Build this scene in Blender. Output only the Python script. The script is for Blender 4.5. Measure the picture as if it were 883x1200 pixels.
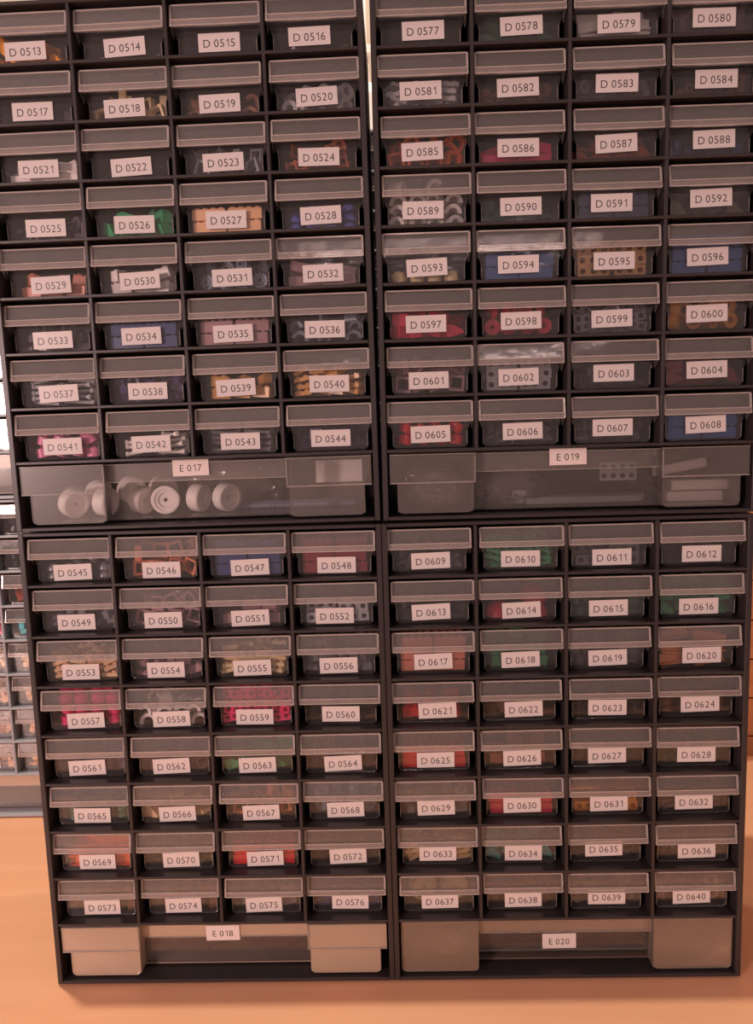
import bpy, bmesh, math, random
from mathutils import Matrix, Vector

# ------------------------------------------------------------------ camera, world, lights, exposure
sc = bpy.context.scene
C = sc.collection
for o in list(bpy.data.objects): bpy.data.objects.remove(o)
cd = bpy.data.cameras.new('camera'); cam = bpy.data.objects.new('camera', cd); C.objects.link(cam)
cd.sensor_fit = 'VERTICAL'; cd.sensor_height = 24.0; cd.lens = 24.0 * 900.0 / 1200.0
cd.clip_start = 0.01; cd.clip_end = 50
cam.location = (0.0107, -0.6337, 0.4475); cam.rotation_euler = (1.4451, 0.0312, 0.0233)
sc.camera = cam
sc.view_settings.view_transform = 'Standard'; sc.view_settings.look = 'None'
sc.view_settings.gamma = 1.0; sc.view_settings.use_curve_mapping = False
sc.view_settings.exposure = 0.0
sc.cycles.transparent_max_bounces = 32
sc.cycles.max_bounces = 8

w = bpy.data.worlds.new('room_ambience'); sc.world = w; w.use_nodes = True
w.node_tree.nodes['Background'].inputs[0].default_value = (1.0, 0.67, 0.615, 1)
w.node_tree.nodes['Background'].inputs[1].default_value = 0.44

def lamp(name, kind, loc, energy, col, rot=(0, 0, 0), **kw):
    l = bpy.data.lights.new(name, kind); l.energy = energy; l.color = col
    for k, v in kw.items(): setattr(l, k, v)
    o = bpy.data.objects.new(name, l); o.location = loc; o.rotation_euler = rot; C.objects.link(o)
    return o
lamp('overhead_lamp', 'POINT', (-0.36, 0.036, 1.94), 92.0, (1.0, 0.91, 0.73), shadow_soft_size=0.008)
lamp('rear_lamp', 'POINT', (0.235, 0.215, 1.30), 11.0, (1.0, 0.84, 0.70), shadow_soft_size=0.01)
lamp('front_fill', 'AREA', (-1.72, -2.00, 0.62), 50.0, (1.0, 0.70, 0.665), rot=(math.radians(88), 0, math.radians(-40)), shape='RECTANGLE', size=0.26, size_y=0.5)  # fill light added for drawer fronts and contents, offset so no reflection shows
lamp('room_tube', 'AREA', (0.22, -1.75, 0.95), 0.9, (1.0, 0.71, 0.67), rot=(math.radians(78), 0, 0), shape='RECTANGLE', size=0.9, size_y=0.025)

# ------------------------------------------------------------------ materials
def lin(c): return tuple(((v / 255) / 12.92 if v / 255 <= 0.04045 else ((v / 255 + 0.055) / 1.055) ** 2.4) for v in c) + (1,)
MATS = {}
def mat(name, rgb, rough=0.4, spec=0.5, bump=0.0, scale=300, vary=0.08, linear=False):
    if name in MATS: return MATS[name]
    m = bpy.data.materials.new(name); m.use_nodes = True; nt = m.node_tree; N = nt.nodes; L = nt.links
    b = N['Principled BSDF']; c = rgb if linear else lin(rgb)
    tc = N.new('ShaderNodeTexCoord'); no = N.new('ShaderNodeTexNoise'); no.inputs['Scale'].default_value = scale
    L.new(tc.outputs['Object'], no.inputs['Vector'])
    mx = N.new('ShaderNodeMixRGB'); mx.inputs[1].default_value = tuple(max(0, v * (1 - vary)) for v in c[:3]) + (1,)
    mx.inputs[2].default_value = tuple(min(1, v * (1 + vary)) for v in c[:3]) + (1,)
    L.new(no.outputs['Fac'], mx.inputs[0]); L.new(mx.outputs[0], b.inputs['Base Color'])
    b.inputs['Roughness'].default_value = rough; b.inputs['Specular IOR Level'].default_value = spec
    if bump:
        bp = N.new('ShaderNodeBump'); bp.inputs['Strength'].default_value = bump; bp.inputs['Distance'].default_value = 0.0006
        L.new(no.outputs['Fac'], bp.inputs['Height']); L.new(bp.outputs[0], b.inputs['Normal'])
    MATS[name] = m; return m
def clear(name, alpha, rgb=(206, 196, 190), gloss=0.07, tint=0.97, bump=0.25, vary=0.5, scale=60):
    """clear to milky polypropylene: part transparent, part scattering, fresnel gloss"""
    m = bpy.data.materials.new(name); m.use_nodes = True; nt = m.node_tree; N = nt.nodes; L = nt.links
    for n in list(N): N.remove(n)
    out = N.new('ShaderNodeOutputMaterial'); tr = N.new('ShaderNodeBsdfTransparent'); tr.inputs[0].default_value = (tint, tint, tint, 1)
    df = N.new('ShaderNodeBsdfDiffuse'); df.inputs[0].default_value = lin(rgb)
    tl = N.new('ShaderNodeBsdfTranslucent'); tl.inputs[0].default_value = lin(rgb)
    gl = N.new('ShaderNodeBsdfGlossy'); gl.inputs['Roughness'].default_value = gloss
    m0 = N.new('ShaderNodeMixShader'); m0.inputs[0].default_value = 0.35
    m1 = N.new('ShaderNodeMixShader'); m2 = N.new('ShaderNodeMixShader')
    no = N.new('ShaderNodeTexNoise'); no.inputs['Scale'].default_value = scale; tc = N.new('ShaderNodeTexCoord')
    L.new(tc.outputs['Object'], no.inputs['Vector'])
    ma = N.new('ShaderNodeMath'); ma.operation = 'MULTIPLY_ADD'; ma.inputs[1].default_value = alpha * vary; ma.inputs[2].default_value = alpha * (1 - vary / 2)
    L.new(no.outputs['Fac'], ma.inputs[0])
    bp = N.new('ShaderNodeBump'); bp.inputs['Strength'].default_value = bump; bp.inputs['Distance'].default_value = 0.0008
    L.new(no.outputs['Fac'], bp.inputs['Height']); L.new(bp.outputs[0], gl.inputs['Normal'])
    fr = N.new('ShaderNodeFresnel'); fr.inputs[0].default_value = 1.52
    L.new(df.outputs[0], m0.inputs[1]); L.new(tl.outputs[0], m0.inputs[2])
    L.new(ma.outputs[0], m1.inputs[0]); L.new(tr.outputs[0], m1.inputs[1]); L.new(m0.outputs[0], m1.inputs[2])
    L.new(fr.outputs[0], m2.inputs[0]); L.new(m1.outputs[0], m2.inputs[1]); L.new(gl.outputs[0], m2.inputs[2])
    L.new(m2.outputs[0], out.inputs[0]); MATS[name] = m
    return m

BLACK = mat('black_plastic', (46, 40, 40), 0.38, 0.5, 0.15, 900)
GREYF = mat('grey_plastic', (150, 152, 158), 0.4, 0.5, 0.1, 900)
BODY = clear('drawer_clear', 0.035)
LIP = clear('drawer_handle_clear', 0.15)
RIM = clear('drawer_rim_milky', 0.33, (225, 212, 205))
MILK = clear('large_drawer_cloudy', 0.10, (232, 216, 206), 0.25, bump=.08, vary=.2, scale=25)
MILKC = clear('large_drawer_window', 0.065, (226, 210, 200), 0.12, bump=.15, vary=.5, scale=40)
MILKM = clear('large_drawer_half_milky_bounce', 0.19, (246, 218, 192), 0.25, bump=.05, vary=.2, scale=18)  # half milky plastic, warm tint carries painted bounce from the table
MILKO = clear('large_drawer_milky_bounce', 0.42, (255, 226, 196), 0.3, bump=.05, vary=.2, scale=18)  # milky plastic, light bounced off the table painted into its warm, dense tone
MILKR = clear('large_drawer_rim', 0.34, (228, 216, 208), 0.2)
PAPER = mat('label_paper', (216, 205, 200), 0.22, 0.5, 0, 500, 0.02)
INK = mat('label_ink', (38, 34, 36), 0.4)
BAGM = clear('bag_film', 0.22, (205, 185, 165), 0.1)
BAGP = clear('bag_film_pink', 0.30, (150, 100, 95), 0.1)

def wood_mat(name, a, b_, rough=0.35, stretch=(3, 40, 40)):
    m = bpy.data.materials.new(name); m.use_nodes = True; nt = m.node_tree; N = nt.nodes; L = nt.links
    b = N['Principled BSDF']; tc = N.new('ShaderNodeTexCoord'); mp = N.new('ShaderNodeMapping'); mp.inputs['Scale'].default_value = stretch
    no = N.new('ShaderNodeTexNoise'); no.inputs['Scale'].default_value = 1.5; no.inputs['Detail'].default_value = 6
    cr = N.new('ShaderNodeValToRGB'); cr.color_ramp.elements[0].position = 0.3; cr.color_ramp.elements[1].position = 0.75
    cr.color_ramp.elements[0].color = lin(a); cr.color_ramp.elements[1].color = lin(b_)
    L.new(tc.outputs['Object'], mp.inputs[0]); L.new(mp.outputs[0], no.inputs['Vector']); L.new(no.outputs['Fac'], cr.inputs[0])
    L.new(cr.outputs[0], b.inputs['Base Color']); b.inputs['Roughness'].default_value = rough
    return m
TABLE = wood_mat('pale_table_wood', (222, 162, 124), (228, 170, 132), 0.45)
PLANK = wood_mat('plank_wood', (226, 150, 98), (238, 170, 118), 0.4)
WALLM = mat('wall_paint', (160, 146, 130), 0.8, 0.3, 0.3, 60)

COL = dict(pale=(215, 204, 198), amber=(235, 150, 40), yellow=(255, 186, 104), beige=(215, 175, 135), peach=(232, 178, 135), tan=(214, 186, 142),
           brown=(120, 78, 56), rust=(168, 84, 58), copper=(190, 112, 80), white=(245, 232, 226), lgrey=(168, 166, 168), grey=(110, 106, 110),
           bluegrey=(120, 126, 142), dgrey=(72, 68, 72), black=(36, 33, 36), green=(48, 140, 90), dgreen=(34, 84, 58), blue=(36, 84, 150),
           dblue=(44, 56, 100), violet=(70, 60, 96), purple=(84, 56, 72), blueviolet=(88, 92, 168), salmon=(198, 120, 96), pink=(240, 130, 170),
           magenta=(230, 40, 110), crimson=(205, 30, 70), red=(225, 36, 48), dred=(122, 34, 46), orange=(240, 105, 45), orange2=(245, 150, 80),
           teal=(60, 150, 150), cyan=(90, 205, 215), cream=(245, 215, 165), mauve=(150, 112, 116), olive=(78, 72, 48), brass=(214, 140, 50), mgrey=(140, 140, 142))
NAMEOF = dict(amber='amber', yellow='yellow', beige='beige', peach='peach coloured', tan='tan', brown='brown', rust='reddish brown', copper='copper brown',
              white='white', lgrey='light grey', grey='grey', bluegrey='blue grey', dgrey='dark grey', black='black', green='green', dgreen='dark green',
              blue='blue', dblue='dark blue', violet='dark violet', purple='dusky purple', blueviolet='violet blue', salmon='salmon brown', pink='pink',
              magenta='magenta', crimson='crimson', red='red', dred='dark red', orange='orange', orange2='light orange', teal='teal', cyan='cyan',
              cream='cream', mauve='greyish pink', olive='olive brown', brass='orange and gold', mgrey='mid grey')
def pm(c):
    k = min(1.2, 250 / max(COL[c])); v = [x * k + 3 for x in COL[c]]; return mat('plastic_' + c, tuple(v), 0.3, 0.5, 0, 200, 0.06)

# ------------------------------------------------------------------ mesh helpers
class MB:
    def __init__(s): s.v = []; s.f = []; s.m = []; s.cur = 0
    def add(s, vs, fs, M=None):
        b = len(s.v)
        s.v += [tuple(M @ Vector(p)) if M else tuple(p) for p in vs]
        for f in fs: s.f.append([b + i for i in f]); s.m.append(s.cur)
    def box(s, x0, x1, y0, y1, z0, z1, M=None):
        s.add([(x0, y0, z0), (x1, y0, z0), (x1, y1, z0), (x0, y1, z0), (x0, y0, z1), (x1, y0, z1), (x1, y1, z1), (x0, y1, z1)],
              [(0, 3, 2, 1), (4, 5, 6, 7), (0, 1, 5, 4), (1, 2, 6, 5), (2, 3, 7, 6), (3, 0, 4, 7)], M)
    def prism(s, pts, a, b, axis='y', M=None):
        """polygon pts (counter-clockwise, 2D) pushed along an axis"""
        n = len(pts)
        put = {'y': lambda p, t: (p[0], t, p[1]), 'x': lambda p, t: (t, p[0], p[1]), 'z': lambda p, t: (p[0], p[1], t)}[axis]
        s.add([put(p, a) for p in pts] + [put(p, b) for p in pts],
              [list(range(n)), list(range(2 * n - 1, n - 1, -1))] + [(i, n + i, n + (i + 1) % n, (i + 1) % n) for i in range(n)], M)
    def cyl(s, r, a, b, n=12, axis='y', c=(0, 0), r2=None, M=None):
        r2 = r if r2 is None else r2
        P = lambda rr, i: (c[0] + rr * math.cos(2 * math.pi * i / n), c[1] + rr * math.sin(2 * math.pi * i / n))
        put = {'y': lambda p, t: (p[0], t, p[1]), 'x': lambda p, t: (t, p[0], p[1]), 'z': lambda p, t: (p[0], p[1], t)}[axis]
        s.add([put(P(r, i), a) for i in range(n)] + [put(P(r2, i), b) for i in range(n)],
              [list(range(n)), list(range(2 * n - 1, n - 1, -1))] + [(i, n + i, n + (i + 1) % n, (i + 1) % n) for i in range(n)], M)
    def ring(s, ro, ri, a, b, n=14, axis='y', c=(0, 0), teeth=0, arc=1.0, M=None):
        put = {'y': lambda p, t: (p[0], t, p[1]), 'x': lambda p, t: (t, p[0], p[1]), 'z': lambda p, t: (p[0], p[1], t)}[axis]
        vs = []; fs = []; k = n + 1 if arc < 1 else n
        for i in range(k):
            an = 2 * math.pi * arc * i / n; rr = ro * (0.84 if teeth and i % 2 else 1)
            for R_, t in ((rr, a), (rr, b), (ri, b), (ri, a)):
                vs.append(put((c[0] + R_ * math.cos(an), c[1] + R_ * math.sin(an)), t))
        for i in range(n):
            j = (i + 1) % k
            for q in range(4): fs.append((4 * i + q, 4 * j + q, 4 * j + (q + 1) % 4, 4 * i + (q + 1) % 4))
        if arc < 1: fs += [(0, 1, 2, 3), (4 * n + 3, 4 * n + 2, 4 * n + 1, 4 * n)]
        s.add(vs, fs, M)
    def holed(s, n, u, hr, a, b, M=None, rows=1):
        """a beam of n x rows square cells of size u, each pierced by a round hole along y"""
        x0 = -n * u / 2; z0 = -rows * u / 2; h = u / 2
        for r in range(rows):
            for k in range(n):
                cx = x0 + (k + .5) * u; cz = z0 + (r + .5) * u; vs = []; fs = []
                for i in range(8):
                    an = math.pi / 4 * i; c_, s_ = math.cos(an), math.sin(an); q = 1 / max(abs(c_), abs(s_))
                    vs += [(cx + h * c_ * q, a, cz + h * s_ * q), (cx + hr * c_, a, cz + hr * s_), (cx + hr * c_, b, cz + hr * s_), (cx + h * c_ * q, b, cz + h * s_ * q)]
                for i in range(8):
                    j = (i + 1) % 8
                    for q in range(3): fs.append((4 * i + q, 4 * j + q, 4 * j + q + 1, 4 * i + q + 1))
                s.add(vs, fs, M)
        X = n * u / 2; Z = rows * u / 2
        s.add([(-X, a, -Z), (X, a, -Z), (X, b, -Z), (-X, b, -Z), (-X, a, Z), (X, a, Z), (X, b, Z), (-X, b, Z)], [(0, 3, 2, 1), (4, 5, 6, 7), (1, 2, 6, 5), (3, 0, 4, 7)], M)
    def mesh(s, name, nm=1, bevel=0, smooth=False):
        me = bpy.data.meshes.new(name); me.from_pydata(s.v, [], s.f)
        bm = bmesh.new(); bm.from_mesh(me)
        for f, k in zip(bm.faces, s.m): f.material_index = k
        bmesh.ops.recalc_face_normals(bm, faces=bm.faces)
        if bevel: bmesh.ops.bevel(bm, geom=list(bm.edges), offset=bevel, segments=1, affect='EDGES', clamp_overlap=True)
        bm.to_mesh(me); bm.free()
        if smooth:
            for p in me.polygons: p.use_smooth = True
            me.set_sharp_from_angle(angle=math.radians(40))
        for _ in range(nm): me.materials.append(None)
        return me
def link(name, me, mats, parent=None, loc=None, rot=None, scale=None):
    o = bpy.data.objects.new(name, me); C.objects.link(o)
    if not isinstance(mats, (list, tuple)): mats = [mats]
    for sl, m in zip(o.material_slots, mats): sl.link = 'OBJECT'; sl.material = m
    if parent: o.parent = parent
    if loc is not None: o.location = loc
    if rot is not None: o.rotation_euler = rot
    if scale is not None: o.scale = scale
    return o
def empty(name, loc=(0, 0, 0), rot=(0, 0, 0)):
    o = bpy.data.objects.new(name, None); o.empty_display_size = 0.02; C.objects.link(o); o.location = loc; o.rotation_euler = rot
    return o
def tag(o, label=None, cat=None, group=None, kind=None):
    if label: o['label'] = label
    if cat: o['category'] = cat
    if group: o['group'] = group
    if kind: o['kind'] = kind
    return o
def struct(name, mb, m, **kw): o = link(name, mb.mesh(name, **kw), m); o['kind'] = 'structure'; return o

# ------------------------------------------------------------------ setting: table, wall with planks, floor
TZ = -0.060
mb = MB(); mb.box(-1.1, 1.1, -0.60, 0.44, TZ - 0.03, TZ)
t = empty('work_table', (0, 0, TZ - 0.03)); tag(t, 'pale wooden table top carrying the black drawer cabinets', 'table')
o = link('table_top', mb.mesh('table_top', bevel=0.002), TABLE, t, (0, 0, 0.03 - TZ))
for sx in (-1, 1):
    for y in (-0.55, 0.39):
        mb = MB(); mb.box(-0.03, 0.03, -0.03, 0.03, -0.70, 0); link('leg', mb.mesh('leg', bevel=0.002), TABLE, t, (sx * 1.04, y, 0))
mb = MB(); mb.box(-2.5, 2.5, 0.5, 0.6, -0.79, 2.4); wall = struct('wall_back', mb, WALLM)
mb = MB(); mb.box(-2.5, 2.5, -3.0, 0.6, -0.85, -0.79); struct('floor', mb, mat('floor_vinyl', (120, 100, 85), 0.5, 0.4, 0.1, 30))
mb = MB(); mb.box(0, 2.0, 0, 0.014, 0, 0.0575); plm = mb.mesh('plank', bevel=0.0012)
for k in range(16): link('plank', plm, PLANK, wall, (0.10, 0.4855, -0.35 + k * 0.06))

# ------------------------------------------------------------------ drawer cabinets
A, B, S8, W = 0.0755, 0.0446, 0.0575, 0.302
HT = S8 + 8 * B            # centre of the top panel
D = 0.148
def mk_cab_meshes():
    M = {}
    b = MB(); b.box(-0.0028, 0.00175, 0, D, 0, HT + 0.0015); M['side_panel'] = b.mesh('side_panel', bevel=0.0005)
    b = MB(); b.box(0.00175, W - 0.00175, 0, D, -0.0015, 0.0015); M['top_panel'] = b.mesh('top_panel', bevel=0.0005)
    b = MB(); b.box(0.00175, W - 0.00175, 0.0002, D - 0.003, -0.00125, 0.00125); M['shelf'] = b.mesh('shelf', bevel=0.0004)
    b = MB(); b.box(-0.0014, 0.0014, 0.0006, D - 0.0032, S8, HT - 0.0015); M['divider'] = b.mesh('divider', bevel=0.0004)
    b = MB(); b.box(0.00175, W - 0.00175, D - 0.003, D, 0.002, HT - 0.0016); M['back_panel'] = b.mesh('back_panel')
    b = MB(); b.cyl(0.006, 0, 0.0016, 12, 'z'); M['foot'] = b.mesh('foot')
    return M
CM = mk_cab_meshes()
WI = {}
T = Matrix.Translation
def RX(a): return Matrix.Rotation(a, 4, 'X')
def RY(a): return Matrix.Rotation(a, 4, 'Y')
def RZ(a): return Matrix.Rotation(a, 4, 'Z')
def cabinet(loc, roll, m, label, group=None):
    root = empty('drawer_cabinet', loc, (0, roll, 0)); tag(root, label, 'cabinet', group)
    WI[root.name] = (T(loc) @ RY(roll)).inverted()
    link('side_panel', CM['side_panel'], m, root); link('side_panel', CM['side_panel'], m, root, (W, D, 0), (0, 0, math.pi))
    link('top_panel', CM['top_panel'], m, root, (0, 0, HT)); link('bottom_panel', CM['top_panel'], m, root, (0, 0, 0.0015))
    link('back_panel', CM['back_panel'], m, root)
    for k in range(8): link('shelf', CM['shelf'], m, root, (0, 0, S8 + k * B))
    for k in (1, 2, 3): link('divider', CM['divider'], m, root, (k * A, 0, 0))
    for x in (0.02, W - 0.02):
        for y in (0.02, D - 0.02): link('foot', CM['foot'], m, root, (x, y, -0.0015))
    return root
CABS = {'TL': ((-0.3082, 0, 0.3588), -0.0045), 'BL': ((-0.308, 0, -0.0585), -0.0), 'TR': ((0.0018, 0, 0.3598), 0.0030), 'BR': ((0, 0, -0.0585), 0)}
CD = {'TL': 'black drawer cabinet stacked on the left, drawers D 0513 to E 017', 'BL': 'black drawer cabinet standing on the table at left, drawers D 0545 to E 018',
      'TR': 'black drawer cabinet stacked on the right, drawers D 0577 to E 019', 'BR': 'black drawer cabinet standing on the table at right, drawers D 0609 to E 020'}
CO = {k: cabinet(loc, r, BLACK, CD[k]) for k, (loc, r) in CABS.items()}
def cabM(k):
    loc, r = CABS[k]
    return Matrix.Translation(loc) @ Matrix.Rotation(r, 4, 'Y')

# small drawer: hexagonal trough, wide above and narrower below, plus a proud handle plate with rim
def body_mesh():
    b = MB(); yb = 0.134; y0 = 0.0115; th = 0.0012
    out = [(-0.0290, 0.0006), (0.0290, 0.0006), (0.0313, 0.0028), (0.0313, 0.0145), (0.0340, 0.0205), (0.0340, 0.0370)]
    out += [(-x, z) for x, z in reversed(out[2:])]
    b.prism(out, y0, y0 + th); b.prism(out, yb - th, yb)
    # trough walls, each segment of the outline a slab
    path = [(-0.0340, 0.0370), (-0.0340, 0.0205), (-0.0313, 0.0145), (-0.0313, 0.0028), (-0.0290, 0.0006), (0.0290, 0.0006), (0.0313, 0.0028), (0.0313, 0.0145), (0.0340, 0.0205), (0.0340, 0.0370)]
    inn = [(-0.0328, 0.0370), (-0.0328, 0.0208), (-0.0301, 0.0148), (-0.0301, 0.0033), (-0.0285, 0.0018), (0.0285, 0.0018), (0.0301, 0.0033), (0.0301, 0.0148), (0.0328, 0.0208), (0.0328, 0.0370)]
    n = len(path); vs = []
    for y in (y0 + th, yb - th):
        vs += [(p[0], y, p[1]) for p in path] + [(p[0], y, p[1]) for p in inn]
    fs = []
    for i in range(n - 1):
        fs += [(i, i + 1, 2 * n + i + 1, 2 * n + i), (n + i, 3 * n + i, 3 * n + i + 1, n + i + 1)]
    fs += [(0, 2 * n, 3 * n, n), (n - 1, 2 * n - 1, 4 * n - 1, 3 * n - 1)]
    b.add(vs, fs)
    b.cur = 1                                   # milky rim round the open top
    b.box(-0.0345, -0.0330, y0 + 0.001, yb, 0.0366, 0.0376); b.box(0.0330, 0.0345, y0 + 0.001, yb, 0.0366, 0.0376)
    b.box(-0.0330, 0.0330, yb - 0.0016, yb + 0.0004, 0.0366, 0.0376)
    b.box(-0.0312, -0.0306, y0 - 0.0004, y0 + 0.0004, 0.003, 0.0145); b.box(0.0306, 0.0312, y0 - 0.0004, y0 + 0.0004, 0.003, 0.0145)
    return b.mesh('body', 2)
def handle_mesh():
    b = MB(); z0, z1 = 0.0220, 0.0382; X = 0.0346; ya, yb = 0.0030, 0.0115
    b.prism([(ya + 0.0012, z0 + 0.004), (ya + 0.0022, z0 + 0.004), (ya + 0.0034, z1), (ya + 0.0024, z1)], -X, X, 'x')
    for s in (-1, 1):
        b.prism([(ya, z0), (yb, z0 - 0.006), (yb, z1), (ya + 0.0028, z1)], s * X - 0.0006, s * X + 0.0006, 'x')
    b.cur = 1
    b.prism([(ya - 0.0004, z0), (ya + 0.0022, z0), (ya + 0.0022, z0 + 0.0046), (ya + 0.0008, z0 + 0.0050), (ya - 0.0004, z0 + 0.0044)], -X, X, 'x')   # bottom band
    b.cur = 2
    b.box(-X, X, ya + 0.0018, ya + 0.0038, z1 - 0.0004, z1 + 0.0006)                       # top edge
    b.box(-X, X, ya - 0.0008, ya - 0.0002, z0 + 0.0043, z0 + 0.0049)
    b.box(-X, X, ya - 0.0008, ya - 0.0002, z0 - 0.0001, z0 + 0.0006)
    for s in (-1, 1): b.prism([(ya - 0.0006, z0), (ya + 0.0004, z0), (ya + 0.0034, z1), (ya + 0.0020, z1)], s * X - 0.0008 , s * X + 0.0008, 'x')
    return b.mesh('handle', 3)
BM_, HM_ = body_mesh(), handle_mesh()
EDGE = clear('drawer_edge', 0.66, (238, 224, 216))
lb = MB(); lb.box(-0.0165, 0.0165, 0, 0.0003, -0.0069, 0.0069); TAGM = lb.mesh('label_tag')
def tag_mesh(text, width, cap, k=(1, 1), dz=-0.0005):
    b = MB(); b.box(-0.0165 * k[0], 0.0165 * k[0], 0, 0.0003, -0.0069 * k[1], 0.0069 * k[1]); b.cur = 1
    g = lettering(text, width, cap); b.add([(v.co.x, v.co.y, v.co.z + dz) for v in g.vertices], [list(p.vertices) for p in g.polygons])
    me = bpy.data.meshes.new('label_tag'); me.from_pydata(b.v, [], b.f); me.materials.append(None); me.materials.append(None)
    for p, m_ in zip(me.polygons, b.m): p.material_index = m_
    bpy.data.meshes.remove(g); return me

# glyphs from Blender's own font, cached, composed into one lettering mesh for each tag
GL = {}
def glyph(ch):
    if ch in GL: return GL[ch]
    if ch == '1':
        GL[ch] = ([(.20, 0), (.275, 0), (.275, .73), (.21, .73), (.20, .64), (.03, .55), (.03, .475), (.20, .56)], [[0, 1, 2, 3, 4, 7], [4, 5, 6, 7]], .275); return GL[ch]
    c = bpy.data.curves.new('g', 'FONT'); c.body = ch; c.resolution_u = 3; c.offset = -0.003
    o = bpy.data.objects.new('g', c); C.objects.link(o); dg = bpy.context.evaluated_depsgraph_get(); me = o.evaluated_get(dg).to_mesh()
    vs = [(v.co.x, v.co.y) for v in me.vertices]; fs = [list(p.vertices) for p in me.polygons]
    o.evaluated_get(dg).to_mesh_clear(); bpy.data.objects.remove(o)
    x0 = min(v[0] for v in vs); x1 = max(v[0] for v in vs)
    GL[ch] = ([(x - x0, y) for x, y in vs], fs, x1 - x0); return GL[ch]
def lettering(text, width, cap):
    vs = []; fs = []; x = 0; k = cap / 0.73
    for ch in text:
        if ch == ' ': x += 0.24; continue
        g, f, wd = glyph(ch); slot = 0.0
        if ch == '1': slot = 0.04
        b = len(vs); vs += [(x + slot + p[0], p[1]) for p in g]; fs += [[b + i for i in q] for q in f]; x += wd + 0.13 + 2 * slot
    x -= 0.13; sx = width / x
    me = bpy.data.meshes.new('lettering')
    me.from_pydata([(p[0] * sx - width / 2, -0.00004, p[1] * k - cap / 2) for p in vs], [], fs); return me

LAB = [(-2.2, 12.8), (1.4, 12.8), (1.7, 12.6), (-2.2, 13.8), (-1, 12.4), (-2.2, 11.9), (-0.9, 11.8), (1.4, 13.6), (-0.6, 12.9), (0.1, 11.1), (-0.6, 11.7), (1.3, 12.1), (1.7, 11.2), (-0.3, 10.7), (-0.7, 11.4), (0.7, 11.8), (1.8, 10.7), (0.8, 11), (1.2, 10.7), (0.5, 11.3), (-0.2, 10.6), (-1.4, 11.2), (-0.6, 10.5), (-0, 11), (0.5, 11.3), (0.3, 10.6), (-1.2, 10.9), (1.7, 11.2), (0.4, 11.7), (-0, 11.2), (0.2, 10.8), (1.1, 10.8), (-0.4, 8.8), (1.3, 8.8), (2.2, 8.8), (1.2, 9), (-1.2, 8.8), (-0.4, 8.8), (0.2, 8.8), (-2, 8.8), (-0.5, 8.8), (-1, 8.8), (-0.3, 8.9), (-0.3, 9.1), (0.5, 8.8), (1.3, 8.8), (-0.6, 8.8), (-0.1, 9.8), (-2.4, 9), (-1.9, 9.3), (-0.4, 8.8), (0.5, 9.4), (-0.9, 8.8), (0.7, 8.8), (0.6, 8.8), (0.8, 9.7), (0.2, 8.8), (1.5, 9.6), (2.1, 8.8), (1.6, 9.7), (1.3, 8.8), (0.2, 8.8), (-1.2, 8.8), (1.9, 10.4), (0.8, 14.8), (2, 15), (2.1, 13.8), (-0, 15), (-2.1, 14.5), (-0.8, 14.6), (0.8, 14.3), (3.2, 15), (-1.8, 13.5), (-0.9, 13.5), (1, 14.1), (2.6, 14.8), (-2.1, 13), (0.9, 13.2), (-2.1, 13.6), (1.1, 14.7), (0.1, 12.9), (-1.3, 12.9), (0.5, 13.3), (-0.1, 14.3), (-1.4, 12.6), (0.7, 12.9), (-1, 12.4), (-0.3, 14), (-0.1, 11.6), (-1.4, 12.2), (0.9, 13.2), (1.6, 13.8), (0.5, 11.8), (1.6, 12.3), (0.7, 13.2), (1.3, 13.7), (0.2, 10.5), (1, 10.2), (2.9, 9.5), (2.5, 10.6), (-0.3, 10.3), (1.7, 9.8), (0.1, 10), (1, 9.6), (0.5, 11.1), (0.6, 10.6), (-0.1, 10.6), (4.2, 11.5), (3.2, 11.4), (2.8, 10.8), (-0.5, 11), (4.2, 11.8), (0.7, 10.1), (1.2, 10.7), (-0.1, 11), (1.3, 11.5), (0.1, 10.9), (0.8, 11), (1.8, 11), (0.6, 11.7), (0.7, 11.2), (1.6, 9.9), (-2.3, 13), (3.5, 11), (1.7, 10.3), (1.2, 9.9), (0.1, 12), (0.1, 11.3)]

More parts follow.
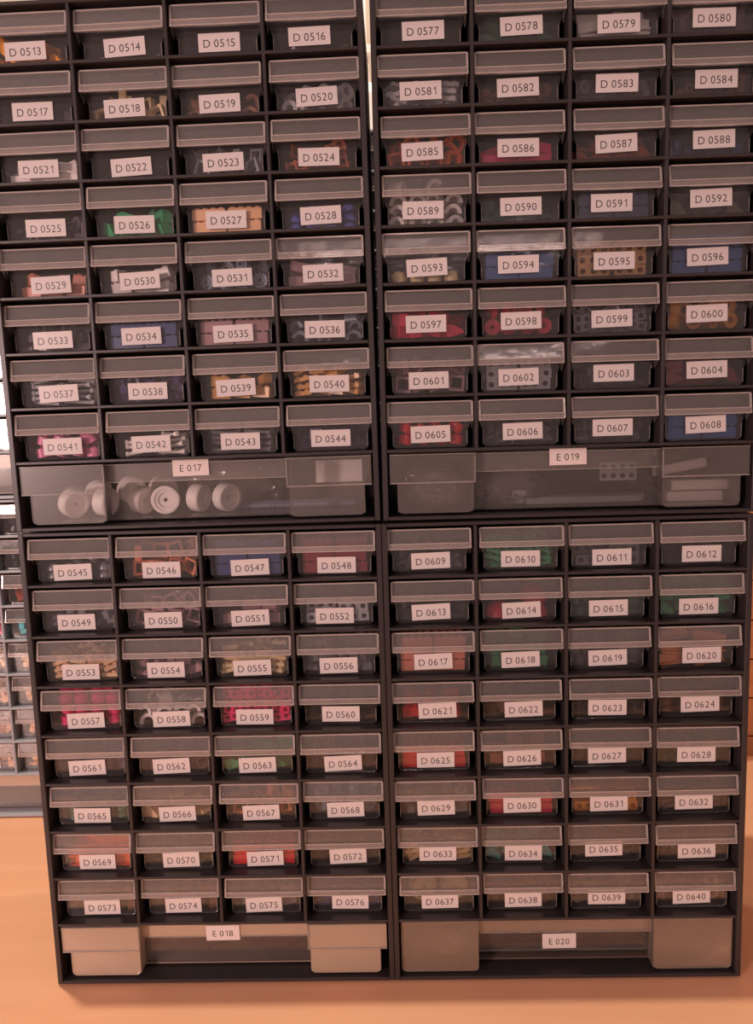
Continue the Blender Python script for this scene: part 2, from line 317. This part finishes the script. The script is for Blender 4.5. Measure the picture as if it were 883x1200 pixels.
# ------------------------------------------------------------------ toy pieces, 7.5 mm unit
def piece_meshes():
    P = {}
    def done(k, b, **kw): P[k] = b.mesh(k, **kw)
    b = MB(); b.box(-.0075, .0075, -.0037, .0037, 0, .0085)
    for x in (-.0037, .0037): b.cyl(.0022, .0085, .0099, 8, 'z', (x, 0))
    done('toy_brick', b)
    b = MB(); b.box(-.0068, .0068, -.0068, .0068, 0, .0032)
    for x in (-.0034, .0034):
        for y in (-.0034, .0034): b.cyl(.0021, .0032, .0046, 6, 'z', (x, y))
    done('toy_plate', b)
    b = MB(); b.box(-.0135, .0135, -.0135, .0135, 0, .0088)
    for i in range(4):
        for j in range(4): b.cyl(.0021, .0088, .0102, 6, 'z', (-.0101 + i * .0067, -.0101 + j * .0067))
    done('large_toy_brick', b)
    b = MB(); b.prism([(-.007, 0), (.007, 0), (.007, .0028), (-.0015, .0100), (-.007, .0100)], -.0065, .0065); done('toy_slope', b)
    b = MB()
    for x0, x1, z0, z1 in ((-.0065, .0065, 0, .002), (-.0065, .0065, .011, .013), (-.0065, -.0045, .002, .011), (.0045, .0065, .002, .011)): b.box(x0, x1, -.0028, .0028, z0, z1)
    done('toy_square', b)
    b = MB(); b.holed(2, .0072, .0024, -.0036, .0036, Matrix.Translation((0, 0, .0036))); done('toy_beam', b)
    b = MB(); b.holed(3, .0085, .0024, -.004, .004, Matrix.Translation((0, 0, .00425))); done('long_toy_beam', b)
    b = MB(); b.ring(.0066, .0030, -.0035, .0035, 14, 'y', (0, .0066)); done('toy_ring', b, smooth=True)
    b = MB(); b.ring(.0070, .0022, -.0022, .0022, 24, 'y', (0, .0070), teeth=1); b.ring(.0036, .0018, -.0034, .0034, 10, 'y', (0, .0070)); done('toy_gear', b)
    b = MB(); b.cyl(.0060, 0, .0075, 14, 'z'); b.cyl(.0024, .0075, .0092, 8, 'z'); done('round_toy_brick', b, smooth=True)
    b = MB(); b.cyl(.0016, -.0120, .0120, 8, 'x', (0, .0016)); b.cyl(.0023, -.0118, -.0095, 8, 'x', (0, .0018)); b.cyl(.0023, .0095, .0118, 8, 'x', (0, .0018)); done('toy_rod', b, smooth=True)
    b = MB(); b.ring(.0072, .0042, -.0055, .0055, 10, 'y', (0, .0005), arc=.5); b.box(-.0072, -.0042, -.0055, .0055, 0, .0006); done('toy_arch', b)
    b = MB()
    for i in range(4):
        b.cyl(.0066 * math.cos(i * .38), .0066 * math.sin(i * .38), .0066 * math.sin((i + 1) * .38), 12, 'z', r2=.0066 * math.cos((i + 1) * .38))
    done('toy_dome', b, smooth=True)
    b = MB()
    for i in range(5):
        b.cyl(.0132 * math.cos(i * .31), .0132 * math.sin(i * .31), .0132 * math.sin((i + 1) * .31), 16, 'z', r2=.0132 * math.cos((i + 1) * .31))
    done('large_toy_dome', b, smooth=True)
    b = MB(); b.ring(.0125, .0066, -.0045, .0045, 20, 'y', (0, .0125)); b.ring(.0118, .0095, -.0056, .0056, 20, 'y', (0, .0125)); b.ring(.0066, .0018, -.003, .003, 12, 'y', (0, .0125)); done('toy_pulley', b, smooth=True)
    b = MB(); b.box(-.0135, .0135, -.0012, .0012, 0, .0085); b.box(-.0135, .0135, -.0045, .0012, 0, .0012); done('toy_bracket', b)
    b = MB()
    for x in range(4): b.box(-.012 + x * .0073, -.010 + x * .0073, -.001, .001, 0, .011)
    for z in (.0015, .0080): b.box(-.012, .0119, -.0008, .0008, z, z + .0018)
    done('toy_fence', b)
    return P
PM = piece_meshes()
WORD = dict(toy_brick='studded toy brick', toy_plate='flat toy plate', large_toy_brick='broad studded toy brick', toy_slope='sloped toy brick', toy_square='square open toy frame',
            toy_beam='pierced toy beam', long_toy_beam='long pierced toy beam', toy_ring='toy ring', toy_gear='toothed toy gear', round_toy_brick='round toy brick', toy_rod='thin toy rod',
            toy_arch='toy arch', toy_dome='domed toy piece', large_toy_dome='big domed toy piece', toy_pulley='ribbed toy wheel', toy_bracket='toy bracket', toy_fence='toy fence')
CAT = dict(toy_rod='toy rod', toy_gear='toy gear', toy_pulley='toy wheel', toy_ring='toy ring', toy_beam='toy beam', long_toy_beam='toy beam', toy_plate='toy plate', toy_bracket='toy bracket', toy_fence='toy fence')
# slots: columns, pitch x, pitch z, upright yaw spread, tilt
SLOT = dict(toy_brick=(3, .0175, .0100, .4, .16), toy_plate=(4, .0145, .0056, .5, .28), large_toy_brick=(2, .0285, .0103, .03, 0), toy_slope=(4, .0148, .0101, .8, .4), toy_square=(4, .0148, .0130, .6, .4),
            toy_beam=(4, .0150, .0074, .4, .3), long_toy_beam=(2, .0290, .0087, .05, .03), toy_ring=(4, .0145, .0112, 1.0, .1), toy_gear=(4, .0145, .0130, .7, .1), round_toy_brick=(4, .0145, .0095, .1, .4),
            toy_rod=(2, .0275, .0046, .28, .16), toy_arch=(4, .0148, .0086, .5, .35), toy_dome=(4, .0148, .0065, .1, .15), large_toy_dome=(2, .0290, .0133, .1, .06), toy_pulley=(2, .0290, .0255, .3, .05), toy_bracket=(2, .0280, .0092, .16, .14), toy_fence=(2, .0270, .0115, .25, .25))

def heap_mesh(seed, level, big=False):
    r = random.Random(seed); b = MB(); ks = ['toy_brick', 'toy_plate', 'toy_beam', 'toy_slope', 'toy_square', 'toy_ring', 'round_toy_brick', 'toy_arch']
    nz = max(1, round(level / 0.0075))
    for iz in range(nz):
        for ix in range(5):
            for iy in range(3):
                if iz == nz - 1 and r.random() < .3: continue
                me = PM[r.choice(ks)]
                M = Matrix.Translation((-.0232 + ix * .0116 + r.uniform(-.001, .001), .0235 + iy * .0145, .0026 + iz * .0075 + r.uniform(0, .001))) @ Matrix.Rotation(r.uniform(-1.5, 1.5), 4, 'Z') @ Matrix.Rotation(r.uniform(-.4, .4), 4, 'Y') @ Matrix.Scale(.82, 4)
                b.add([v.co for v in me.vertices], [list(p.vertices) for p in me.polygons], M)
    return b.mesh('heap')
HEAPS = {}
def heap(level, i):
    k = (round(level, 4), i % 4)
    if k not in HEAPS: HEAPS[k] = heap_mesh(i % 4 * 13 + int(level * 1e4), level)
    return HEAPS[k]

# contents of the 128 drawers: (kind, colour, layers) or ('heap', colour, height in mm)
S = {
513: 'toy_slope amber 2', 514: 'heap grey 6', 515: 'heap dblue 9', 516: 'heap olive 8', 517: 'heap dgrey 9', 518: 'toy_square tan 2', 519: 'toy_arch brown 2', 520: 'toy_ring lgrey 2',
521: 'toy_bracket white 2', 522: 'heap black 13', 523: 'toy_square mgrey 2', 524: 'toy_fence rust 2', 525: 'heap dgrey 16', 526: 'toy_slope green 2', 527: 'large_toy_brick peach 2', 528: 'toy_dome blueviolet 3',
529: 'toy_brick salmon 2', 530: 'toy_brick white 2', 531: 'toy_gear bluegrey 2', 532: 'toy_bracket mauve 2', 533: 'heap dgrey 20', 534: 'large_toy_brick dblue 2', 535: 'large_toy_brick mauve 2', 536: 'toy_arch bluegrey 3',
537: 'toy_rod lgrey 5', 538: 'heap violet 20', 539: 'toy_brick yellow 2', 540: 'toy_plate yellow 4', 541: 'round_toy_brick pink 2', 542: 'toy_rod white 4', 543: 'toy_rod grey 5', 544: 'heap violet 18',
545: 'toy_dome grey 3', 546: 'toy_square copper 2', 547: 'large_toy_brick dblue 3', 548: 'large_toy_brick dred 3', 549: 'heap grey 14', 550: 'toy_square mauve 2', 551: 'toy_brick mauve 2', 552: 'long_toy_beam lgrey 2',
553: 'toy_plate beige 4', 554: 'heap mauve 16', 555: 'toy_plate tan 4', 556: 'heap grey 20', 557: 'round_toy_brick magenta 4', 558: 'toy_arch white 3', 559: 'toy_beam magenta 5', 560: 'heap black 18',
561: 'heap violet 18', 562: 'heap purple 18', 563: 'toy_slope green 2', 564: 'heap purple 18', 565: 'toy_dome dgreen 3', 566: 'toy_slope beige 1', 567: 'toy_square copper 2', 568: 'toy_gear bluegrey 2',
569: 'toy_bracket orange 3', 570: 'heap olive 16', 571: 'large_toy_brick red 2', 572: 'heap black 16', 573: 'heap brown 16', 574: 'heap brown 16', 575: 'toy_brick grey 2', 576: 'toy_plate dblue 5',
577: 'heap dgreen 10', 578: 'toy_slope dgreen 2', 579: 'toy_bracket white 3', 580: 'heap purple 20', 581: 'toy_plate lgrey 4', 582: 'heap brown 12', 583: 'heap grey 12', 584: 'heap brown 18',
585: 'toy_square orange 2', 586: 'toy_bracket magenta 2', 587: 'toy_slope rust 2', 588: 'heap dblue 12', 589: 'toy_arch white 4', 590: 'heap dgreen 16', 591: 'large_toy_brick dblue 2', 592: 'toy_slope olive 2',
593: 'round_toy_brick tan 1', 594: 'large_toy_brick blue 2', 595: 'long_toy_beam yellow 3', 596: 'large_toy_brick blue 3', 597: 'toy_slope crimson 2', 598: 'toy_gear crimson 2', 599: 'toy_beam grey 3', 600: 'toy_ring brass 2',
601: 'toy_square mauve 2', 602: 'long_toy_beam lgrey 3', 603: 'heap dgrey 18', 604: 'toy_slope dred 2', 605: 'round_toy_brick red 2', 606: 'heap dgrey 20', 607: 'heap dgrey 18', 608: 'large_toy_brick blue 2',
609: 'heap dgrey 20', 610: 'toy_plate green 5', 611: 'long_toy_beam grey 2', 612: 'heap black 18', 613: 'heap black 20', 614: 'large_toy_dome crimson 2', 615: 'heap dgreen 20', 616: 'toy_slope green 3',
617: 'large_toy_brick salmon 3', 618: 'toy_brick green 3', 619: 'heap dgrey 20', 620: 'toy_bracket orange2 3', 621: 'toy_brick red 2', 622: 'heap brown 18', 623: 'heap dgrey 18', 624: 'toy_dome brown 4',
625: 'large_toy_brick red 2', 626: 'toy_brick rust 2', 627: 'heap dgrey 18', 628: 'heap dgreen 18', 629: 'heap grey 20', 630: 'large_toy_brick crimson 2', 631: 'long_toy_beam amber 2', 632: 'toy_rod dgrey 5',
633: 'toy_plate tan 3', 634: 'toy_slope teal 2', 635: 'heap dgrey 18', 636: 'heap dgrey 18', 637: 'toy_pulley cream 1', 638: 'heap brown 16', 639: 'heap grey 14', 640: 'toy_ring mauve 2'}

def mats3(): return [LIP, RIM, EDGE]
R = random.Random(7)
def small_drawer(M, n, lx, lz, label, cab):
    dx = R.uniform(-.0010, .0010); dy = R.uniform(-.0008, .0014); yaw = R.uniform(-.012, .012)
    M = M @ Matrix.Translation((dx, dy, 0)) @ Matrix.Rotation(yaw, 4, 'Z')
    d = link('small_drawer', BM_, [BODY, RIM], cab); d.matrix_local = WI[cab.name] @ M
    link('handle', HM_, mats3(), d, (0, 0, 0), (R.uniform(-.022, .022), 0, 0))
    if n:
        link('label_tag', tag_mesh('D 0%d' % n, 0.0250, 0.0062), [PAPER, INK], d, (lx / 1000 - dx, 0.0110, lz / 1000), (0, R.uniform(-.035, .01), 0))
        d['label'] = label
    return d, M
def fill(M, kind, col, q, what, group):
    if kind == 'heap':
        o = link('toy_piece_heap', heap(float(q) / 1000, R.randrange(4)), pm(col)); o.matrix_world = M
        tag(o, 'heap of %s toy pieces %s' % (NAMEOF[col], what), 'toy pieces', None, 'stuff'); return
    nc, px, pz, yw, tl = SLOT[kind]; L = int(q)
    rows = [(0, .0236), (1, .0392)] if kind not in ('large_toy_brick', 'large_toy_dome') else [(0, .0280)]
    if kind in ('toy_rod', 'toy_bracket', 'toy_fence', 'toy_beam', 'long_toy_beam'): rows = [(0, .0200), (1, .0300)]
    if kind == 'toy_pulley': rows = [(0, .0300)]
    for ri, y in rows:
        for iz in range(L):
            for ix in range(nc):
                last = iz == L - 1
                if last and L > 1 and kind != 'large_toy_brick' and R.random() < (.45 if ri == 0 else .15): continue
                jit = px - {2: .0275, 3: .0155, 4: .0142}[nc]
                x = (ix - (nc - 1) / 2) * px + R.uniform(-jit, jit) * .5
                a = (yw if not last else yw * 3) * R.uniform(-1, 1); tt = tl * R.uniform(-1, 1) * (1.8 if last and L > 1 else 1)
                z = .0021 + iz * pz + abs(tt) * .005
                o = link(kind, PM[kind], pm(col)); o.matrix_world = M @ Matrix.Translation((x, y, z)) @ Matrix.Rotation(a, 4, 'Z') @ Matrix.Rotation(tt, 4, 'Y')
                tag(o, '%s %s %s' % (NAMEOF[col], WORD[kind], what), CAT.get(kind, 'toy brick'), group)

PLUR = lambda w: w + ('es' if w.endswith(('h', 's')) else 's')
ROWN = ['top', 'second', 'third', 'fourth', 'fifth', 'sixth', 'seventh', 'eighth']
COLN = ['leftmost', 'second', 'third', 'rightmost']
CABN = {'TL': 'upper left', 'BL': 'lower left', 'TR': 'upper right', 'BR': 'lower right'}
for i in range(128):
    n = 513 + i; cab = ('TL', 'BL', 'TR', 'BR')[i // 32]; r, c = divmod(i % 32, 4)
    kind, col, q = S[n].split()
    M = cabM(cab) @ Matrix.Translation(((c + .5) * A, 0, S8 + (7 - r) * B + .00125))
    desc = ('%s toy pieces' % NAMEOF[col]) if kind == 'heap' else '%s %s' % (NAMEOF[col], PLUR(WORD[kind]))
    d, M = small_drawer(M, n, *LAB[i], 'clear drawer lettered D 0%d, %s of the %s row, %s cabinet' % (n, COLN[c], ROWN[r], CABN[cab]), CO[cab])
    fill(M, kind, col, q, 'in D 0%d, %s of %s row, %s cabinet' % (n, COLN[c], ROWN[r], CABN[cab]), '%s in drawer D 0%d' % (desc, n))

# ------------------------------------------------------------------ large drawers
def rounded(x0, x1, z0, z1, r):
    pts = [(x0, z1), (x0, z0 + r)] + [(x0 + r - r * math.cos(a), z0 + r - r * math.sin(a)) for a in (.4, .8, 1.2)] + [(x0 + r, z0), (x1 - r, z0)]
    return pts + [(x1 - r + r * math.sin(a), z0 + r - r * math.cos(a)) for a in (.4, .8, 1.2)] + [(x1, z0 + r), (x1, z1)]
def large_meshes(tapered):
    b = MB(); XO, XI, ym, yb = .1475, .0780, .0190, .134; t = .0013; zt = .0500; ins = .006 if tapered else .0
    yf = .0045
    b.box(-XO + .006, XO - .006, ym, yb, .0020, .0032)                      # floor of the tray
    b.box(-XO, XO, yb - t, yb, .0032, zt)
    for s in (-1, 1):
        lo, hi = sorted((s * (XO - ins), s * (XI - .0)))
        b.prism(rounded(lo, hi, .0020, .0275 if tapered else zt, .0045), yf, yf + t)          # front of the side box
        b.box(lo + .004, hi - .004, yf + t, ym, .0020, .0032)
        x = s * (XO - ins); b.box(min(x, x - s * t), max(x, x - s * t), yf + t, yb, .0032, .0275 if tapered else zt)
        x = s * XI; b.box(min(x, x + s * t), max(x, x + s * t), yf + t, ym + t, .0032, zt)
    b.cur = 1; b.box(-XI, XI, ym, ym + t, .0032 if tapered else .0100, zt)             # recessed middle front
    body = b.mesh('body', 2)
    h = MB()
    if tapered:
        for s in (-1, 1):
            lo, hi = sorted((s * XO, s * (XI - .0015)))
            h.box(lo, hi, .0020, .0032, .0275, zt + .0008)
            x = s * XO; h.box(min(x, x - s * t), max(x, x - s * t), .0032, yb, .0275, zt + .0008)
            x = s * (XI - .0015); h.box(min(x, x + s * t), max(x, x + s * t), .0032, ym, .0275, zt)
    h.box(-XI + .0002, XI - .0002, .0100, .0112, .0350, zt); h.box(-XI + .0002, XI - .0002, .0112, ym, zt - .0012, zt)
    h.cur = 1
    if tapered:
        for s in (-1, 1):
            lo, hi = sorted((s * XO, s * (XI - .0015)))
            h.box(lo, hi, .0012, .0020, .0272, .0284); h.box(lo, hi, .0014, .0034, zt + .0008, zt + .0016)
            x = s * (XI - .0015); h.box(min(x, x + s * .001), max(x, x + s * .001), .0012, .0020, .0284, zt)
    else:
        for s in (-1, 1):
            lo, hi = sorted((s * XO, s * XI)); h.box(lo, hi, .0038, .0058, zt, zt + .0009)
    h.box(-XI + .0002, XI - .0002, .0094, .0100, .0350, .0358); h.box(-XI + .0002, XI - .0002, .0094, .0112, zt, zt + .0008)
    hand = h.mesh('handle', 2)
    return body, hand
LG = {True: large_meshes(True), False: large_meshes(False)}
def big_mat(n): return MILKM if n == 20 else MILKO if n in (18, None) else MILK
def large_drawer(M, n, tap, lx, lz, ly, label, cab):
    d = link('large_drawer', LG[tap][0], [big_mat(n), MILKC], cab); d.matrix_local = WI[cab.name] @ M
    link('handle', LG[tap][1], [big_mat(n), MILKR], d)
    if n: link('label_tag', tag_mesh('E 0%d' % n, 0.0185, 0.0060, (.93, 1.05)), [PAPER, INK], d, (lx, ly, lz), (0, -.01, 0))
    d['label'] = label
    return d
EM = {}
for n, cab, tap, lx, lz, ly, lab in ((17, 'TL', True, .1461 - .151, .0463, .0090, 'wide clear drawer lettered E 017, full of ribbed wheels and springs'),
                                     (18, 'BL', True, .149 - .151, .0392, .0090, 'wide milky drawer lettered E 018, holding crumpled plastic bags'),
                                     (19, 'TR', True, .152 - .151, .0463, .0090, 'wide clear drawer lettered E 019, with white sticks at its right end'),
                                     (20, 'BR', False, .148 - .151, .0200, .0185, 'wide milky drawer lettered E 020, its label low on the recessed middle')):
    EM[n] = cabM(cab) @ Matrix.Translation((W / 2, 0, .003))
    large_drawer(EM[n], n, tap, lx, lz, ly, lab, CO[cab])

def place(name, me, m, M, label, cat, group=None):
    o = link(name, me, m); o.matrix_world = M; return tag(o, label, cat, group)
# E 017: wheels and spring rods
for k, (x, y, z, a, tt) in enumerate([(-.118, .032, .0045, .9, .2), (-.090, .034, .0045, 1.3, .1), (-.104, .058, .010, .5, .3), (-.060, .042, .0045, 1.1, .15), (-.036, .036, .0045, .2, 0), (-.076, .062, .012, .8, .2),
                                       (-.128, .062, .006, .2, .2), (-.010, .046, .0045, 1.2, .1), (-.048, .066, .012, .6, .3), (.016, .042, .0045, .9, .1)]):
    place('toy_pulley', PM['toy_pulley'], pm('pale'), EM[17] @ T((x, y, z)) @ RZ(a) @ RX(tt), 'light grey ribbed toy wheel inside the wide drawer lettered E 017', 'toy wheel', 'ribbed wheels in drawer E 017')
def spring(L):
    b = MB(); b.cyl(.0017, 0, L, 8, 'x')
    for k in range(int(L / .0026)): b.ring(.0028, .0016, k * .0026, k * .0026 + .0013, 10, 'x')
    return b.mesh('spring_rod', smooth=True)
sp = spring(.112)
for k in range(3):
    place('toy_spring_rod', sp, pm('bluegrey'), EM[17] @ T((.018, .058 + k * .007, .0064 + (k % 2) * .001)) @ RZ(.02 * k), 'dark ribbed spring rod lying in the right half of drawer E 017', 'toy rod', 'spring rods in drawer E 017')
b = MB(); b.box(0, .042, 0, .002, 0, .020)
place('toy_bracket', b.mesh('white_panel', bevel=.0005), pm('white'), EM[17] @ T((.096, .052, .026)) @ RX(-.15), 'white toy panel behind the right end of drawer E 017', 'toy panel')

def bag_mesh(sx, sy, sz, seed):
    bm = bmesh.new(); bmesh.ops.create_icosphere(bm, subdivisions=4, radius=1); r = random.Random(seed)
    fr = [(Vector((r.uniform(-1, 1), r.uniform(-1, 1), r.uniform(-1, 1))).normalized() * r.uniform(3, 9), r.uniform(0, 6)) for _ in range(9)]
    for v in bm.verts:
        d = sum(abs(math.sin(v.co.dot(f) + p)) for f, p in fr) / 9
        k = .70 + .45 * d; v.co = Vector((max(-.92, min(.92, v.co.x * k * 1.1)) * sx, max(-.92, min(.92, v.co.y * k * 1.1)) * sy, max(-.85, min(1.1, v.co.z * k * 1.1)) * sz))
    me = bpy.data.meshes.new('bag'); bm.to_mesh(me); bm.free(); me.materials.append(None)
    for p in me.polygons: p.use_smooth = True
    me.set_sharp_from_angle(angle=math.radians(25)); return me
def bag(n, x, y, sx, sy, sz, seed, m, label):
    place('plastic_bag', bag_mesh(sx, sy, sz, seed), m, EM[n] @ T((x, y, .0035 + sz * .86)), label, 'bag')
bag(17, .012, .092, .052, .028, .022, 1, BAGM, 'pale netted plastic bag at the middle of drawer E 017')
bag(18, -.038, .060, .036, .034, .017, 2, BAGP, 'crumpled brownish pink bag in the left middle of drawer E 018')
bag(18, .040, .060, .034, .034, .016, 3, BAGP, 'dark rosy bag in the right middle of drawer E 018')
bag(18, .112, .062, .028, .050, .022, 4, BAGM, 'clear folded bag in the right end of drawer E 018')
bag(19, -.108, .060, .031, .050, .021, 5, BAGM, 'clear crumpled bag in the left end of drawer E 019')
bag(19, -.040, .062, .034, .036, .019, 6, BAGM, 'clear crinkled bag in the left middle of drawer E 019')
bag(19, .106, .106, .032, .024, .022, 7, BAGM, 'clear bag behind the white sticks of drawer E 019')
bag(20, -.108, .060, .030, .048, .022, 8, BAGM, 'cream crumpled bag in the left end of drawer E 020')
bag(20, .104, .062, .030, .048, .020, 9, BAGM, 'whitish crumpled bag in the right end of drawer E 020')
bag(20, .030, .066, .040, .034, .014, 10, BAGP, 'dark crinkled bag in the middle of drawer E 020')
b = MB(); b.box(0, .048, 0, .008, 0, .0085); stick = b.mesh('stick', bevel=.0006)
for k, (x, y, z, ry, rz, lab) in enumerate(((.089, .026, .0038, 0, .02, 'lowest of three white sticks at the right of drawer E 019'), (.093, .0262, .0135, 0, .0, 'middle of three white sticks at the right of drawer E 019'),
                                    (.084, .046, .0240, -.16, .02, 'topmost tilted white stick at the right of drawer E 019'))):
    place('white_stick', stick, pm('white'), EM[19] @ T((x, y, z)) @ RY(ry) @ RZ(rz), lab, 'toy stick')
b = MB(); b.holed(4, .0080, .0024, -.004, .004, None, 2); fr = b.mesh('grid')
place('toy_grid_beam', fr, pm('lgrey'), EM[19] @ T((.052, .046, .030)), 'grey pierced toy block in the middle right of drawer E 019', 'toy beam')
b = MB(); b.box(0, .10, 0, .006, 0, .006); bar = b.mesh('bar', bevel=.0006)
for k in range(3):
    place('toy_bar', bar, pm('mgrey'), EM[19] @ T((-.030 + .004 * k, .030 + .009 * k, .0038 + .0066 * k * .0)) @ RZ(.03), 'long grey toy bar lying in the middle of drawer E 019', 'toy bar', 'grey bars in drawer E 019')
for k in range(3):
    place('toy_bar', bar, pm('black'), EM[20] @ T((-.060 + .006 * k, .030 + .008 * k, .0038)) @ RZ(.05), 'long black toy bar lying in the middle of drawer E 020', 'toy bar', 'black bars in drawer E 020')

# ------------------------------------------------------------------ grey cabinets behind
GY = 0.300
gcabs = {}; GO = {}
for nm, x0, z0, lab in (('L0', -0.493 - 2 * A, -.0585, 'grey drawer cabinet standing on the table behind, left edge of the view'), ('L1', -0.493 - 2 * A, .3588, 'grey drawer cabinet stacked on another, left edge of the view'),
                        ('M0', -0.075, -.0585, 'lower grey drawer cabinet hidden behind the black ones'), ('M1', -0.075, .3588, 'upper grey cabinet seen through the slit between the black ones')):
    GO[nm] = cabinet((x0, GY, z0), 0, GREYF, lab); gcabs[nm] = T((x0, GY, z0))
GC = {'L1': ['tan', 'grey', 'tan', 'white', 'lgrey', 'lgrey', 'lgrey', 'crimson'], 'L0': ['dgrey', 'black', 'rust', 'cyan', 'tan', 'beige', 'peach', 'peach']}
GN = ['top', 'second', 'third', 'fourth', 'fifth', 'sixth', 'seventh', 'bottom small']
for nm in ('L0', 'L1'):
    for r in range(8):
        for c in (1, 2):
            col = GC[nm][r]
            if nm == 'L0' and r == 3 and c == 1: col = 'magenta'
            where = '%s grey cabinet behind, %s row, %s' % ('lower' if nm == 'L0' else 'upper', GN[r], 'beside the black cabinets' if c == 2 else 'at the left edge')
            M = gcabs[nm] @ T(((c + .5) * A, 0, S8 + (7 - r) * B + .00125))
            root, M = small_drawer(M, None, 0, 0, '', GO[nm])
            fill(M, 'heap', col, 20 if r % 2 else 24, 'in %s' % where, None)
            if nm == 'L0' and r > 5 and c == 1: link('label_tag', TAGM, PAPER, root, (-.004, .0110, .0105))
for r in range(8):
    M = gcabs['M1'] @ T((.5 * A, 0, S8 + (7 - r) * B + .00125))
    root, M = small_drawer(M, None, 0, 0, '', GO['M1'])
    fill(M, 'heap', 'teal' if r in (0, 2) else 'lgrey', 20, 'in the grey cabinet behind the slit, %s row' % GN[r], None)
for nm, lab in (('L0', 'wide milky drawer at the foot of the lower grey cabinet behind'), ('L1', 'wide milky drawer at the foot of the upper grey cabinet behind'), ('M1', 'wide milky drawer seen through the slit between black cabinets')):
    large_drawer(gcabs[nm] @ T((W / 2, 0, .003)), None, True, 0, 0, 0, lab, GO[nm])

b = MB(); prof = [(0, .024), (.002, .026), (.050, .026), (.062, .020), (.070, .004), (.100, .0035), (.101, .010), (.110, .010), (.111, .002), (.190, .002), (.191, 0)]
for (z0, r0), (z1, r1) in zip(prof, prof[1:]): b.cyl(max(r0, .0004), z0, z1, 20, 'z', r2=max(r1, .0004))
place('spray_bottle', b.mesh('spray_bottle', smooth=True), pm('white'), T((-.012, GY + .05, gcabs['M1'].translation.z + HT + .0016)), 'slender white bottle on the grey cabinet, seen in the slit', 'bottle')
